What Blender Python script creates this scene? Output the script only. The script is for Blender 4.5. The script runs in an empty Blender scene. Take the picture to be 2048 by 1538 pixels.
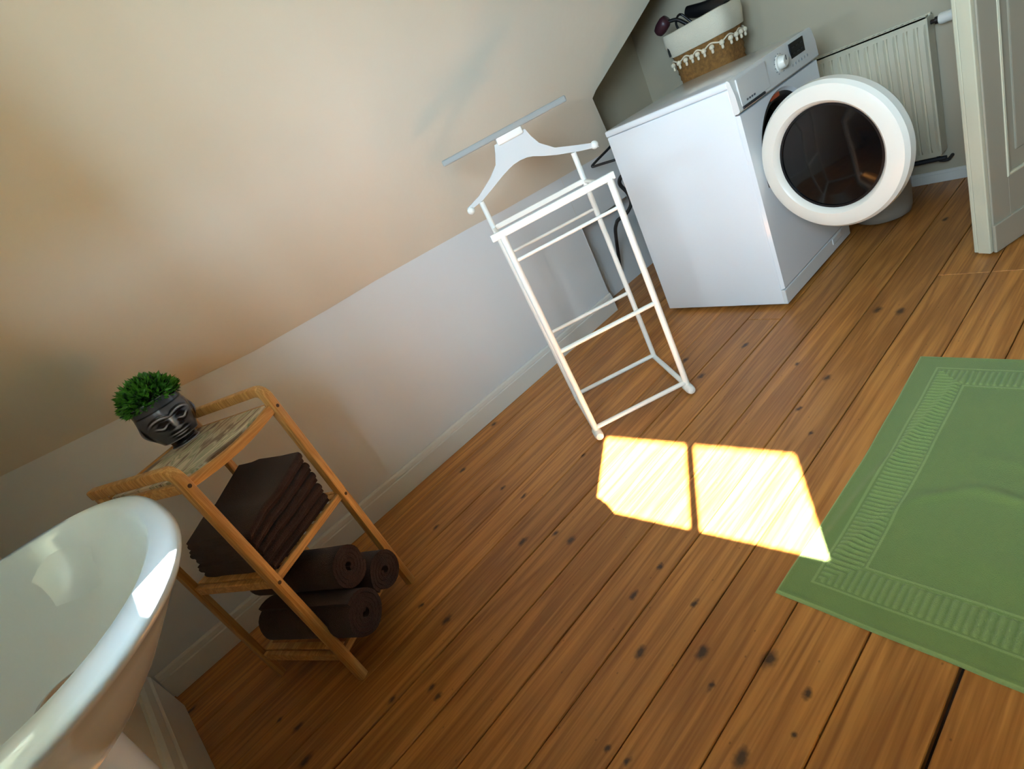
import bpy, bmesh, math, random
from mathutils import Vector, Matrix, noise
random.seed(7)
SC = bpy.context.scene
COL = SC.collection
PI = math.pi

# ------------------------------------------------------------------ camera
cam_d = bpy.data.cameras.new('camera'); cam = bpy.data.objects.new('camera', cam_d); COL.objects.link(cam)
cam_d.sensor_fit = 'HORIZONTAL'; cam_d.sensor_width = 36.0
cam_d.lens = 1056.874 / 2048 * 36.0
cam_d.clip_start = 0.02
RGT = Vector((0.58525261, 0.68347632, -0.43627917))
DWN = Vector((0.08303399, -0.58573974, -0.80623465))
FWD = Vector((-0.80658833, 0.43562493, -0.39955748))
cam.matrix_world = Matrix(((RGT.x, -DWN.x, -FWD.x, 1.98357), (RGT.y, -DWN.y, -FWD.y, 0.0), (RGT.z, -DWN.z, -FWD.z, 1.04755), (0, 0, 0, 1)))
SC.camera = cam

# ------------------------------------------------------------------ world, sun, window light, exposure
SKY_STRENGTH = 60.0
SUN_ENERGY = 130.0
SC.view_settings.view_transform = 'Standard'; SC.view_settings.look = 'None'
SC.view_settings.gamma = 1.0; SC.view_settings.use_curve_mapping = False
SC.view_settings.exposure = 0.17
w = bpy.data.worlds.new('sky'); SC.world = w; w.use_nodes = True
bg = w.node_tree.nodes['Background']; bg.inputs[0].default_value = (0.55, 0.78, 1.0, 1); bg.inputs[1].default_value = SKY_STRENGTH
SUN_DIR = Vector((-0.13966 - .5 * 0.99020, 0.99020 - .5 * 0.13966, -1.006)).normalized()
sun_d = bpy.data.lights.new('sun', 'SUN'); sun_d.energy = SUN_ENERGY; sun_d.angle = math.radians(0.5); sun_d.color = (1.0, 0.97, 0.92)
sun = bpy.data.objects.new('sun', sun_d); COL.objects.link(sun)
sun.rotation_euler = SUN_DIR.to_track_quat('-Z', 'Y').to_euler(); sun.location = (4, -4, 4)

# near wall frame: s runs along the wall, n points into the room
WD = Vector((0.99020, 0.13966, 0)); WN = Vector((-0.13966, 0.99020, 0)); WC = -0.610
def wp(s, n, z): return WD * s + WN * n + Vector((0, 0, z))
WS0, WS1, WZ0, WZ1, WMUL = 1.525, 2.23, 1.137, 1.74, 1.901
por_d = bpy.data.lights.new('window_portal', 'AREA'); por_d.shape = 'RECTANGLE'
por_d.size = WS1 - WS0; por_d.size_y = WZ1 - WZ0; por_d.cycles.is_portal = True
por = bpy.data.objects.new('window_portal', por_d); COL.objects.link(por)
por.location = wp((WS0 + WS1) / 2, WC - 0.13, (WZ0 + WZ1) / 2)
por.rotation_euler = WN.to_track_quat('-Z', 'Y').to_euler()
US0, US1, UZ0, UZ1 = .84, 1.14, 1.06, 1.26  # extra opening with its own portal, added to light the left side
fill_por_d = por_d.copy(); fill_por_d.size = US1 - US0; fill_por_d.size_y = UZ1 - UZ0
fill_por = bpy.data.objects.new('window_portal', fill_por_d); COL.objects.link(fill_por)
fill_por.location = wp((US0 + US1) / 2, WC - 0.13, (UZ0 + UZ1) / 2); fill_por.rotation_euler = por.rotation_euler

# ------------------------------------------------------------------ helpers
def tag(o, label=None, cat=None, group=None, kind=None):
    if label: o['label'] = label
    if cat: o['category'] = cat
    if group: o['group'] = group
    if kind: o['kind'] = kind
    return o
def empty(name, loc=(0, 0, 0), rz=0, **k):
    o = bpy.data.objects.new(name, None); COL.objects.link(o); o.location = loc; o.rotation_euler = (0, 0, rz); o.empty_display_size = .05
    return tag(o, **k)
def link(name, me, m=None, parent=None, smooth=False):
    if m is not None and not me.materials: me.materials.append(m)
    if smooth:
        for p in me.polygons: p.use_smooth = True
    o = bpy.data.objects.new(name, me); COL.objects.link(o)
    if parent: o.parent = parent
    return o
def obj(name, bm, m, parent=None, smooth=False, auto=None):
    bmesh.ops.recalc_face_normals(bm, faces=bm.faces)
    if auto is not None:
        for e in bm.edges:
            e.smooth = not (len(e.link_faces) == 2 and e.calc_face_angle(0) > math.radians(auto))
        smooth = True
    me = bpy.data.meshes.new(name); bm.to_mesh(me); bm.free()
    return link(name, me, m, parent, smooth)
def box(bm, c, s, ax=None, bev=0.0, seg=2):
    """box centred at c, size s, ax = (ex,ey,ez) unit axes"""
    ex, ey, ez = ax if ax else (Vector((1, 0, 0)), Vector((0, 1, 0)), Vector((0, 0, 1)))
    c = Vector(c); vs = []
    for i in (-1, 1):
        for j in (-1, 1):
            for k in (-1, 1):
                vs.append(bm.verts.new(c + ex * (i * s[0] / 2) + ey * (j * s[1] / 2) + ez * (k * s[2] / 2)))
    fs = [bm.faces.new([vs[a] for a in q]) for q in ((0, 1, 3, 2), (4, 6, 7, 5), (0, 4, 5, 1), (2, 3, 7, 6), (0, 2, 6, 4), (1, 5, 7, 3))]
    if bev > 0:
        es = {e for f in fs for e in f.edges}
        bmesh.ops.bevel(bm, geom=list(es), offset=bev, segments=seg, profile=.5, affect='EDGES')
def bar(bm, a, b, wd, ht, up=Vector((0, 0, 1)), bev=0.002, seg=2):
    a = Vector(a); b = Vector(b); d = b - a; L = d.length; d.normalize()
    side = d.cross(up)
    if side.length < 1e-4: side = Vector((1, 0, 0))
    side.normalize(); u = side.cross(d).normalized()
    box(bm, (a + b) / 2, (L, wd, ht), (d, side, u), bev, seg)
def smooth_path(pts, r, n=6):
    """round the corners of a polyline with radius r"""
    P = [Vector(p) for p in pts]; out = [P[0]]
    for i in range(1, len(P) - 1):
        a, b, c = P[i - 1], P[i], P[i + 1]
        d1 = (a - b); d2 = (c - b); k = min(r, d1.length * .48, d2.length * .48)
        p1 = b + d1.normalized() * k; p2 = b + d2.normalized() * k
        for j in range(n + 1):
            t = j / n; out.append(p1 * (1 - t) ** 2 + b * 2 * t * (1 - t) + p2 * t * t)
    out.append(P[-1]); return out
def sweep(bm, pts, prof, closed=False, caps=True, up=None, scale=None):
    """sweep a 2D closed profile [(a,b)] along pts"""
    P = [Vector(p) for p in pts]; n = len(P); rings = []
    T = []
    for i in range(n):
        if closed: t = P[(i + 1) % n] - P[i - 1]
        else: t = P[min(i + 1, n - 1)] - P[max(i - 1, 0)]
        T.append(t.normalized())
    if up is None:
        u = T[0].orthogonal().normalized()
    else:
        u = Vector(up)
    for i in range(n):
        if up is not None: u = Vector(up)
        u = (u - T[i] * u.dot(T[i]))
        if u.length < 1e-5: u = T[i].orthogonal()
        u.normalize(); v = T[i].cross(u)
        k = scale(i / (n - 1)) if scale else 1
        rings.append([bm.verts.new(P[i] + u * (a * k) + v * (b * k)) for a, b in prof])
    m = len(prof)
    rng = range(n) if closed else range(n - 1)
    for i in rng:
        A = rings[i]; B = rings[(i + 1) % n]
        for j in range(m):
            bm.faces.new((A[j], A[(j + 1) % m], B[(j + 1) % m], B[j]))
    if caps and not closed:
        bm.faces.new(list(reversed(rings[0]))); bm.faces.new(rings[-1])
    return rings
def circ(r, n=12): return [(r * math.cos(2 * PI * i / n), r * math.sin(2 * PI * i / n)) for i in range(n)]
def rrect(a, b, r, n=3):
    out = []
    for cx, cy, s in ((a / 2 - r, b / 2 - r, 0), (-a / 2 + r, b / 2 - r, 1), (-a / 2 + r, -b / 2 + r, 2), (a / 2 - r, -b / 2 + r, 3)):
        for i in range(n + 1):
            t = (s + i / n) * PI / 2; out.append((cx + r * math.cos(t), cy + r * math.sin(t)))
    return out
def tube(bm, pts, r, n=12, **k): return sweep(bm, pts, circ(r, n), **k)
def lathe(bm, prof, c=(0, 0, 0), n=48, ax=None, capb=False, capt=False):
    """revolve (radius, height) profile"""
    ex, ey, ez = ax if ax else (Vector((1, 0, 0)), Vector((0, 1, 0)), Vector((0, 0, 1)))
    c = Vector(c); rings = []
    for r, h in prof:
        if r < 1e-6: rings.append([bm.verts.new(c + ez * h)]); continue
        rings.append([bm.verts.new(c + ex * (r * math.cos(2 * PI * i / n)) + ey * (r * math.sin(2 * PI * i / n)) + ez * h) for i in range(n)])
    for A, B in zip(rings, rings[1:]):
        if len(A) == 1 and len(B) == 1: continue
        for i in range(n):
            j = (i + 1) % n
            if len(A) == 1: bm.faces.new((A[0], B[j], B[i]))
            elif len(B) == 1: bm.faces.new((A[i], A[j], B[0]))
            else: bm.faces.new((A[i], A[j], B[j], B[i]))
    if capb and len(rings[0]) > 1: bm.faces.new(rings[0][::-1])
    if capt and len(rings[-1]) > 1: bm.faces.new(rings[-1])
    return rings
def quad(bm, *ps): return bm.faces.new([bm.verts.new(Vector(p)) for p in ps])
def grid(bm, f, nu, nv):
    V = [[bm.verts.new(f(i / nu, j / nv)) for j in range(nv + 1)] for i in range(nu + 1)]
    for i in range(nu):
        for j in range(nv):
            bm.faces.new((V[i][j], V[i + 1][j], V[i + 1][j + 1], V[i][j + 1]))
    return V
def ribbon_solid(path, t):
    """closed 2D outline of a serpentine/spiral path with thickness t"""
    L = []; R = []
    n = len(path)
    for i, p in enumerate(path):
        a = path[max(i - 1, 0)]; b = path[min(i + 1, n - 1)]
        dx, dy = b[0] - a[0], b[1] - a[1]; l = math.hypot(dx, dy) or 1
        nx, ny = -dy / l, dx / l
        L.append((p[0] + nx * t / 2, p[1] + ny * t / 2)); R.append((p[0] - nx * t / 2, p[1] - ny * t / 2))
    return L, R
def cloth_prism(bm, path, t, origin, ea, eb, ew, width, segs, amp, seed, endamp=0.0):
    """extrude the thick path (in plane ea,eb) along ew with soft irregularity"""
    L, R = ribbon_solid(path, t); out = L + R[::-1]; m = len(out); rings = []
    for k in range(segs + 1):
        u = k / segs; ring = []
        edge = min(u, 1 - u) * width
        for idx, (a, b) in enumerate(out):
            q = Vector((a * 9, b * 9 + seed * 3.1, u * 3 + seed))
            d = noise.noise(q) * amp; d2 = noise.noise(q + Vector((5, 9, 2))) * amp
            wd = u * width
            if endamp: wd += noise.noise(Vector((a * 20, b * 20, seed + k * 7))) * endamp * (1 if k in (0, segs) else .3)
            ring.append(bm.verts.new(origin + ea * (a + d) + eb * (b + d2) + ew * wd))
        rings.append(ring)
    for A, B in zip(rings, rings[1:]):
        for i in range(m):
            j = (i + 1) % m; bm.faces.new((A[i], A[j], B[j], B[i]))
    nn = len(path)
    for ring, rev in ((rings[0], False), (rings[-1], True)):
        for i in range(nn - 1):
            f = [ring[i], ring[i + 1], ring[m - 2 - i], ring[m - 1 - i]]
            bm.faces.new(f[::-1] if rev else f)

# ------------------------------------------------------------------ materials
def S(r, g, b):
    f = lambda c: (c / 12.92 if c <= .04045 else ((c + .055) / 1.055) ** 2.4)
    return (f(r / 255), f(g / 255), f(b / 255), 1)
def mat(name, col, rough=.5, metal=0, spec=.5, bump=0, bscale=60, mott=0, mscale=3, sheen=0, coat=0, trans=0, alpha=1):
    m = bpy.data.materials.new(name); m.use_nodes = True; nt = m.node_tree; b = nt.nodes['Principled BSDF']
    b.inputs['Base Color'].default_value = col; b.inputs['Roughness'].default_value = rough; b.inputs['Metallic'].default_value = metal
    b.inputs['Specular IOR Level'].default_value = spec
    if sheen: b.inputs['Sheen Weight'].default_value = sheen
    if coat: b.inputs['Coat Weight'].default_value = coat; b.inputs['Coat Roughness'].default_value = .05
    if trans: b.inputs['Transmission Weight'].default_value = trans
    tc = nt.nodes.new('ShaderNodeTexCoord')
    if mott:
        n = nt.nodes.new('ShaderNodeTexNoise'); n.inputs['Scale'].default_value = mscale; n.inputs['Detail'].default_value = 4
        nt.links.new(tc.outputs['Object'], n.inputs['Vector'])
        r = nt.nodes.new('ShaderNodeMapRange'); r.inputs[1].default_value = .3; r.inputs[2].default_value = .7; r.inputs[3].default_value = 1 - mott; r.inputs[4].default_value = 1 + mott * .5
        mx = nt.nodes.new('ShaderNodeVectorMath'); mx.operation = 'SCALE'; mx.inputs[0].default_value = col[:3]
        nt.links.new(n.outputs[0], r.inputs[0]); nt.links.new(r.outputs[0], mx.inputs['Scale']); nt.links.new(mx.outputs[0], b.inputs['Base Color'])
    if bump:
        n = nt.nodes.new('ShaderNodeTexNoise'); n.inputs['Scale'].default_value = bscale; n.inputs['Detail'].default_value = 3
        nt.links.new(tc.outputs['Object'], n.inputs['Vector'])
        bp = nt.nodes.new('ShaderNodeBump'); bp.inputs['Strength'].default_value = bump; bp.inputs['Distance'].default_value = .004
        nt.links.new(n.outputs[0], bp.inputs['Height']); nt.links.new(bp.outputs[0], b.inputs['Normal'])
    return m
def px(*a): return a
KNOTS = []  # filled below with floor positions of the larger knots
def wood(name, ca, cb, ck, axis=1, rough=.4, gs=1.0, knots=False, var=.12, coat=0):
    m = bpy.data.materials.new(name); m.use_nodes = True; nt = m.node_tree; N = nt.nodes; Lk = nt.links; b = N['Principled BSDF']
    tc = N.new('ShaderNodeTexCoord'); oi = N.new('ShaderNodeObjectInfo')
    src = tc.outputs['Object']
    off = N.new('ShaderNodeVectorMath'); off.operation = 'MULTIPLY_ADD'
    cmb = N.new('ShaderNodeCombineXYZ')
    for k in range(3): Lk.new(oi.outputs['Random'], cmb.inputs[k])
    off.inputs[1].default_value = (17, 29, 11); Lk.new(cmb.outputs[0], off.inputs[0]); Lk.new(src, off.inputs[2])
    mp = N.new('ShaderNodeMapping'); sc = [26 * gs, 26 * gs, 26 * gs]; sc[axis] = 1.3 * gs; mp.inputs['Scale'].default_value = sc
    Lk.new(off.outputs[0], mp.inputs['Vector'])
    n1 = N.new('ShaderNodeTexNoise'); n1.inputs['Scale'].default_value = 1.0; n1.inputs['Detail'].default_value = 3; n1.inputs['Distortion'].default_value = .6
    Lk.new(mp.outputs[0], n1.inputs['Vector'])
    wv = N.new('ShaderNodeMath'); wv.operation = 'MULTIPLY'; wv.inputs[1].default_value = 22
    Lk.new(n1.outputs[0], wv.inputs[0])
    sn = N.new('ShaderNodeMath'); sn.operation = 'SINE'; Lk.new(wv.outputs[0], sn.inputs[0])
    mp2 = N.new('ShaderNodeMapping'); sc2 = [170 * gs, 170 * gs, 170 * gs]; sc2[axis] = 4 * gs; mp2.inputs['Scale'].default_value = sc2
    Lk.new(off.outputs[0], mp2.inputs['Vector'])
    n2 = N.new('ShaderNodeTexNoise'); n2.inputs['Scale'].default_value = 1.0; n2.inputs['Detail'].default_value = 4
    Lk.new(mp2.outputs[0], n2.inputs['Vector'])
    mr = N.new('ShaderNodeMapRange'); mr.inputs[1].default_value = -1; mr.inputs[2].default_value = 1
    Lk.new(sn.outputs[0], mr.inputs[0])
    ad = N.new('ShaderNodeMath'); ad.operation = 'MULTIPLY_ADD'; ad.inputs[1].default_value = .45
    Lk.new(mr.outputs[0], ad.inputs[0]); Lk.new(n2.outputs[0], ad.inputs[2])
    r2 = N.new('ShaderNodeMapRange'); r2.inputs[1].default_value = .35; r2.inputs[2].default_value = 1.05; Lk.new(ad.outputs[0], r2.inputs[0])
    mx = N.new('ShaderNodeMix'); mx.data_type = 'RGBA'; mx.inputs[6].default_value = ca; mx.inputs[7].default_value = cb
    Lk.new(r2.outputs[0], mx.inputs[0])
    # large scale tone
    mp3 = N.new('ShaderNodeMapping'); sc3 = [6, 6, 6]; sc3[axis] = 1.2; mp3.inputs['Scale'].default_value = sc3; Lk.new(off.outputs[0], mp3.inputs['Vector'])
    n3 = N.new('ShaderNodeTexNoise'); n3.inputs['Scale'].default_value = 1; n3.inputs['Detail'].default_value = 2; Lk.new(mp3.outputs[0], n3.inputs['Vector'])
    tone = N.new('ShaderNodeMath'); tone.operation = 'MULTIPLY_ADD'; tone.inputs[1].default_value = .5; tone.inputs[2].default_value = .75 - var / 2
    Lk.new(n3.outputs[0], tone.inputs[0])
    tn2 = N.new('ShaderNodeMath'); tn2.operation = 'MULTIPLY_ADD'; tn2.inputs[1].default_value = var
    Lk.new(oi.outputs['Random'], tn2.inputs[0]); Lk.new(tone.outputs[0], tn2.inputs[2])
    sv = N.new('ShaderNodeVectorMath'); sv.operation = 'SCALE'; Lk.new(mx.outputs[2], sv.inputs[0]); Lk.new(tn2.outputs[0], sv.inputs['Scale'])
    colout = sv.outputs[0]
    if knots:
        geo = N.new('ShaderNodeNewGeometry'); last = None
        # small random knots
        mk = N.new('ShaderNodeMapping'); mk.inputs['Scale'].default_value = (9, 6, 1); Lk.new(geo.outputs['Position'], mk.inputs['Vector'])
        vo = N.new('ShaderNodeTexVoronoi'); vo.voronoi_dimensions = '2D'; vo.inputs['Scale'].default_value = 1.0; Lk.new(mk.outputs[0], vo.inputs['Vector'])
        rr = N.new('ShaderNodeMapRange'); rr.inputs[1].default_value = .004; rr.inputs[2].default_value = .022; rr.inputs[3].default_value = .5; rr.inputs[4].default_value = 0
        Lk.new(vo.outputs['Distance'], rr.inputs[0]); last = rr.outputs[0]
        nd = N.new('ShaderNodeTexNoise'); nd.inputs['Scale'].default_value = 60; nd.inputs['Detail'].default_value = 2; Lk.new(geo.outputs['Position'], nd.inputs['Vector'])
        dv = N.new('ShaderNodeVectorMath'); dv.operation = 'MULTIPLY_ADD'; dv.inputs[1].default_value = (.012, .02, 0)
        Lk.new(nd.outputs[1], dv.inputs[0]); Lk.new(geo.outputs['Position'], dv.inputs[2])
        for (kx, ky, kr) in KNOTS:
            su = N.new('ShaderNodeVectorMath'); su.operation = 'SUBTRACT'; su.inputs[1].default_value = (kx + .006, ky + .01, 0)
            Lk.new(dv.outputs[0], su.inputs[0])
            ms = N.new('ShaderNodeVectorMath'); ms.operation = 'MULTIPLY'; ms.inputs[1].default_value = (1, .6, 0); Lk.new(su.outputs[0], ms.inputs[0])
            ln = N.new('ShaderNodeVectorMath'); ln.operation = 'LENGTH'; Lk.new(ms.outputs[0], ln.inputs[0])
            rm = N.new('ShaderNodeMapRange'); rm.inputs[1].default_value = kr * .45; rm.inputs[2].default_value = kr * 1.5; rm.inputs[3].default_value = .92; rm.inputs[4].default_value = 0
            Lk.new(ln.outputs['Value'], rm.inputs[0])
            mm = N.new('ShaderNodeMath'); mm.operation = 'MAXIMUM'; Lk.new(last, mm.inputs[0]); Lk.new(rm.outputs[0], mm.inputs[1]); last = mm.outputs[0]
        mk2 = N.new('ShaderNodeMix'); mk2.data_type = 'RGBA'; mk2.inputs[7].default_value = ck
        Lk.new(last, mk2.inputs[0]); Lk.new(colout, mk2.inputs[6]); colout = mk2.outputs[2]
    Lk.new(colout, b.inputs['Base Color'])
    b.inputs['Roughness'].default_value = rough
    if coat: b.inputs['Coat Weight'].default_value = coat; b.inputs['Coat Roughness'].default_value = .25
    bp = N.new('ShaderNodeBump'); bp.inputs['Strength'].default_value = .25; bp.inputs['Distance'].default_value = .002
    Lk.new(r2.outputs[0], bp.inputs['Height']); Lk.new(bp.outputs[0], b.inputs['Normal'])
    return m

# pixel -> floor, only used to place the knots of the boards
CAMP = Vector((1.98357, 0, 1.04755))
def fl(u, v, z=0.0):
    d = RGT * ((u - 1024) / 1056.874) + DWN * ((v - 769) / 1056.874) + FWD
    t = (z - CAMP.z) / d.z; return CAMP + d * t
for (u, v, r) in ((1268, 1190, 10), (1320, 1133, 8), (1389, 1206, 9), (1280, 1305, 13), (1405, 1305, 15), (1538, 1318, 17), (1422, 1371, 8), (1615, 1388, 10),
                  (1588, 1470, 7), (1482, 1518, 17), (1215, 1497, 7), (1254, 1525, 7), (893, 1240, 11), (842, 1211, 7), (862, 1376, 9), (875, 1393, 8), (785, 1398, 8),
                  (610, 1522, 12), (595, 1455, 9), (382, 1420, 8), (560, 1438, 6), (1045, 1083, 11), (1111, 1066, 8), (1142, 1080, 11), (925, 940, 8), (1005, 976, 7),
                  (1047, 992, 7), (871, 1055, 7), (988, 848, 8), (1167, 910, 7), (1370, 720, 9), (1402, 752, 9), (1490, 690, 8), (1595, 727, 6), (1653, 755, 9),
                  (1598, 817, 7), (1755, 619, 9), (1801, 622, 10), (1622, 866, 6), (1890, 438, 6)):
    p = fl(u, v); dd = (p - CAMP).length
    KNOTS.append((round(p.x, 3), round(p.y, 3), r * dd / 1056.874 * .55))

M = {}
M['floor'] = wood('pine_floor', S(150, 92, 36), S(198, 134, 64), S(46, 20, 8), 1, .42, 1.0, True, .30, .15)
M['under'] = mat('subfloor_dark', S(38, 20, 10), .9)
M['plaster'] = mat('plaster_cream', S(226, 216, 194), .85, bump=.35, bscale=14, mott=.03, mscale=2)
M['warm_wall'] = mat('taupe_paint', S(122, 118, 110), .8)
M['far'] = mat('far_wall_paint', S(188, 176, 150), .8, bump=.2, bscale=14)
M['knee'] = mat('knee_wall_paint', S(222, 224, 222), .6, bump=.1, bscale=10)
M['gloss_white'] = mat('trim_paint', S(222, 220, 210), .35, bump=.08, bscale=25)
M['door_paint'] = mat('door_paint_cream', S(214, 206, 176), .45, bump=.12, bscale=30, mott=.05, mscale=6)
M['metal_white'] = mat('white_lacquer', S(240, 238, 226), .3)
M['washer'] = mat('washer_enamel', S(236, 238, 238), .18, coat=.3)
M['washer_plastic'] = mat('washer_plastic', S(225, 224, 218), .35)
M['ring'] = mat('door_ring_plastic', S(230, 226, 212), .3)
M['seam'] = mat('dark_seam', S(40, 40, 42), .6)
M['black'] = mat('black_plastic', S(14, 14, 16), .35)
M['display'] = mat('display_glass', S(4, 4, 6), .35, spec=.2)
M['dark_glass'] = mat('dark_door_glass', S(12, 11, 11), .07, spec=.5)
M['steel'] = mat('drum_steel', S(120, 120, 118), .3, metal=1)
M['rubber'] = mat('rubber_gasket', S(30, 31, 31), .5)
M['orange'] = mat('orange_sticker', S(190, 80, 40), .5)
M['bamboo'] = wood('bamboo', S(176, 122, 58), S(218, 170, 104), S(90, 50, 20), 2, .35, 2.0, False, .15, .2)
M['bamboo_x'] = wood('bamboo_long', S(176, 122, 58), S(220, 172, 106), S(90, 50, 20), 0, .35, 2.0, False, .15, .2)
M['towel'] = mat('brown_terry', S(56, 33, 29), .95, bump=.9, bscale=420, mott=.25, mscale=40, sheen=.12)
M['mat'] = mat('green_terry', S(124, 150, 76), .95, bump=.7, bscale=500, sheen=.15)
def matmix():
    nt = M['mat'].node_tree; N = nt.nodes; a = N.new('ShaderNodeAttribute'); a.attribute_name = 'weave'; mx = N.new('ShaderNodeMix'); mx.data_type = 'RGBA'
    mx.inputs[6].default_value = S(122, 144, 78); mx.inputs[7].default_value = S(156, 176, 108)
    nt.links.new(a.outputs['Fac'], mx.inputs[0]); nt.links.new(mx.outputs[2], N['Principled BSDF'].inputs['Base Color'])
matmix()
M['ceramic'] = mat('sanitary_ceramic', S(216, 230, 242), .14, coat=.2)
M['chrome'] = mat('chrome', S(210, 212, 215), .1, metal=1)
M['radiator'] = mat('radiator_enamel', S(206, 198, 172), .35)
M['grey_plastic'] = mat('grey_translucent_plastic', S(186, 184, 172), .3, trans=.25)
M['jute'] = mat('woven_jute', S(142, 98, 46), .9, mott=.35, mscale=70, bump=.6, bscale=120)
M['linen'] = mat('cream_linen', S(222, 212, 188), .9, bump=.4, bscale=300)
M['cotton'] = mat('cotton_tassel', S(232, 216, 186), .9)
M['maroon'] = mat('maroon_plastic', S(62, 30, 36), .4)
M['brass'] = mat('screw_dark', S(60, 34, 16), .5)
M['leaf'] = mat('leaf_green', S(72, 142, 34), .5, mott=.5, mscale=60)
M['leaf2'] = mat('leaf_dark_green', S(20, 54, 14), .55, mott=.4, mscale=60)
M['glass'] = mat('window_glass', (1, 1, 1, 1), 0.0, trans=1.0)

def marble():
    m = bpy.data.materials.new('marbled_tray'); m.use_nodes = True; nt = m.node_tree; N = nt.nodes; b = N['Principled BSDF']
    tc = N.new('ShaderNodeTexCoord'); mp = N.new('ShaderNodeMapping'); mp.inputs['Scale'].default_value = (5, 16, 6); mp.inputs['Rotation'].default_value = (0, 0, .4)
    n = N.new('ShaderNodeTexNoise'); n.inputs['Scale'].default_value = 1; n.inputs['Detail'].default_value = 3; n.inputs['Distortion'].default_value = 1.4
    cr = N.new('ShaderNodeValToRGB'); e = cr.color_ramp.elements
    e[0].position = .30; e[0].color = S(92, 66, 48); e[1].position = .70; e[1].color = S(240, 230, 212)
    for p, c in ((.40, S(150, 128, 108)), (.47, S(226, 220, 200)), (.54, S(158, 164, 128)), (.60, S(236, 228, 208))):
        q = cr.color_ramp.elements.new(p); q.color = c
    nt.links.new(tc.outputs['Object'], mp.inputs[0]); nt.links.new(mp.outputs[0], n.inputs[0]); nt.links.new(n.outputs[0], cr.inputs[0]); nt.links.new(cr.outputs[0], b.inputs['Base Color'])
    b.inputs['Roughness'].default_value = .3
    return m
M['tray'] = marble()
def potmat():
    m = bpy.data.materials.new('black_silver_glaze'); m.use_nodes = True; nt = m.node_tree; N = nt.nodes; b = N['Principled BSDF']
    g = N.new('ShaderNodeNewGeometry'); r = N.new('ShaderNodeMapRange'); r.inputs[1].default_value = .497; r.inputs[2].default_value = .53
    mx = N.new('ShaderNodeMix'); mx.data_type = 'RGBA'; mx.inputs[6].default_value = S(14, 15, 28); mx.inputs[7].default_value = S(176, 178, 190)
    nt.links.new(g.outputs['Pointiness'], r.inputs[0]); nt.links.new(r.outputs[0], mx.inputs[0]); nt.links.new(mx.outputs[2], b.inputs['Base Color'])
    b.inputs['Roughness'].default_value = .22; b.inputs['Metallic'].default_value = .3
    return m
M['pot'] = potmat()

# ------------------------------------------------------------------ SETTING
FAR = 2.87; RX = 3.30; CZ = 2.40; BACK = -0.62
# subfloor and boards
bm = bmesh.new(); box(bm, (1.2, 1.13, -.045), (4.4, 3.9, .05)); fo = obj('floor', bm, M['under']); tag(fo, kind='structure')
J = [-.02, .118, .255, .39, .52, .656, .804, .940, 1.081, 1.213, 1.350, 1.489, 1.622, 1.754, 1.892, 2.03, 2.168, 2.305, 2.44, 2.58, 2.72, 2.86, 3.0, 3.14, 3.30]
J = [-.29, -.155] + J
GAPS = {.804: .004, 1.754: .007, .656: .0022, 1.350: .003, .940: .0035, 1.081: .0035}
for a, b in zip(J, J[1:]):
    g0 = GAPS.get(a, .0026) / 2; g1 = GAPS.get(b, .0026) / 2
    cuts = [-.82, FAR]
    if a in (1.350, 1.489): cuts = [-.82, 1.985, FAR]
    elif a in (.118, .804): cuts = [-.82, 1.72, FAR]
    elif a == .520: cuts = [-.82, 2.3, FAR]
    for c, d in zip(cuts, cuts[1:]):
        bm = bmesh.new(); hx, hy = (b - a) / 2, (d - c) / 2
        dz = random.uniform(-.0008, .0)
        vb = [bm.verts.new((x, y, -.02)) for x, y in ((-hx + g0, -hy + .0012), (hx - g1, -hy + .0012), (hx - g1, hy - .0012), (-hx + g0, hy - .0012))]
        vm = [bm.verts.new((v.co.x, v.co.y, -.0022)) for v in vb]
        vt = [bm.verts.new((v.co.x - math.copysign(.0016, v.co.x), v.co.y - math.copysign(.0016, v.co.y), dz)) for v in vb]
        for A, B in ((vb, vm), (vm, vt)):
            for i in range(4): bm.faces.new((A[i], A[(i + 1) % 4], B[(i + 1) % 4], B[i]))
        bm.faces.new(vt)
        o = obj('plank', bm, M['floor'], fo); o.location = ((a + b) / 2, (c + d) / 2, 0)

# knee wall (left): a wavering top edge, niche behind the washing machine
KT = [(-.9, .915), (-.48, .876), (-.187, .844), (.028, .828), (.235, .803), (.532, .790), (.762, .786), (1.006, .775), (1.283, .762), (1.43, .750), (2.1, .722), (2.3, .715), (3.6, .70)]
def ktop(y):
    for (a, za), (b, zb) in zip(KT, KT[1:]):
        if y <= b: return za + (zb - za) * (y - a) / (b - a)
    return KT[-1][1]
bm = bmesh.new()
ys = [-.75 + i * .05 for i in range(52)]; ys = [y for y in ys if y < 1.84] + [1.84]
def wl(y, z): return Vector((.0 + .004 * noise.noise(Vector((y * 2, z * 2, 3))), y, z))
for y0, y1 in zip(ys, ys[1:]):
    for k in range(6):
        z0, z1 = k / 6, (k + 1) / 6
        quad(bm, wl(y0, ktop(y0) * z0), wl(y1, ktop(y1) * z0), wl(y1, ktop(y1) * z1), wl(y0, ktop(y0) * z1))
quad(bm, (0, 1.84, .47), (0, 2.25, .47), (0, 2.25, ktop(2.25)), (0, 1.84, ktop(1.84)))
quad(bm, (0, 1.84, 0), (-.14, 1.84, 0), (-.14, 1.84, .47), (0, 1.84, .47))
quad(bm, (0, 1.84, .47), (-.14, 1.84, .47), (-.14, 2.25, .47), (0, 2.25, .47))
bmesh.ops.remove_doubles(bm, verts=bm.verts, dist=.0005)
o = obj('wall_left', bm, M['knee'], smooth=False, auto=30); tag(o, kind='structure')
bm = bmesh.new(); box(bm, (-.15, 2.36, .25), (.02, 1.06, .5)); o = obj('trim_1', bm, M['knee']); tag(o, kind='structure')

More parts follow.
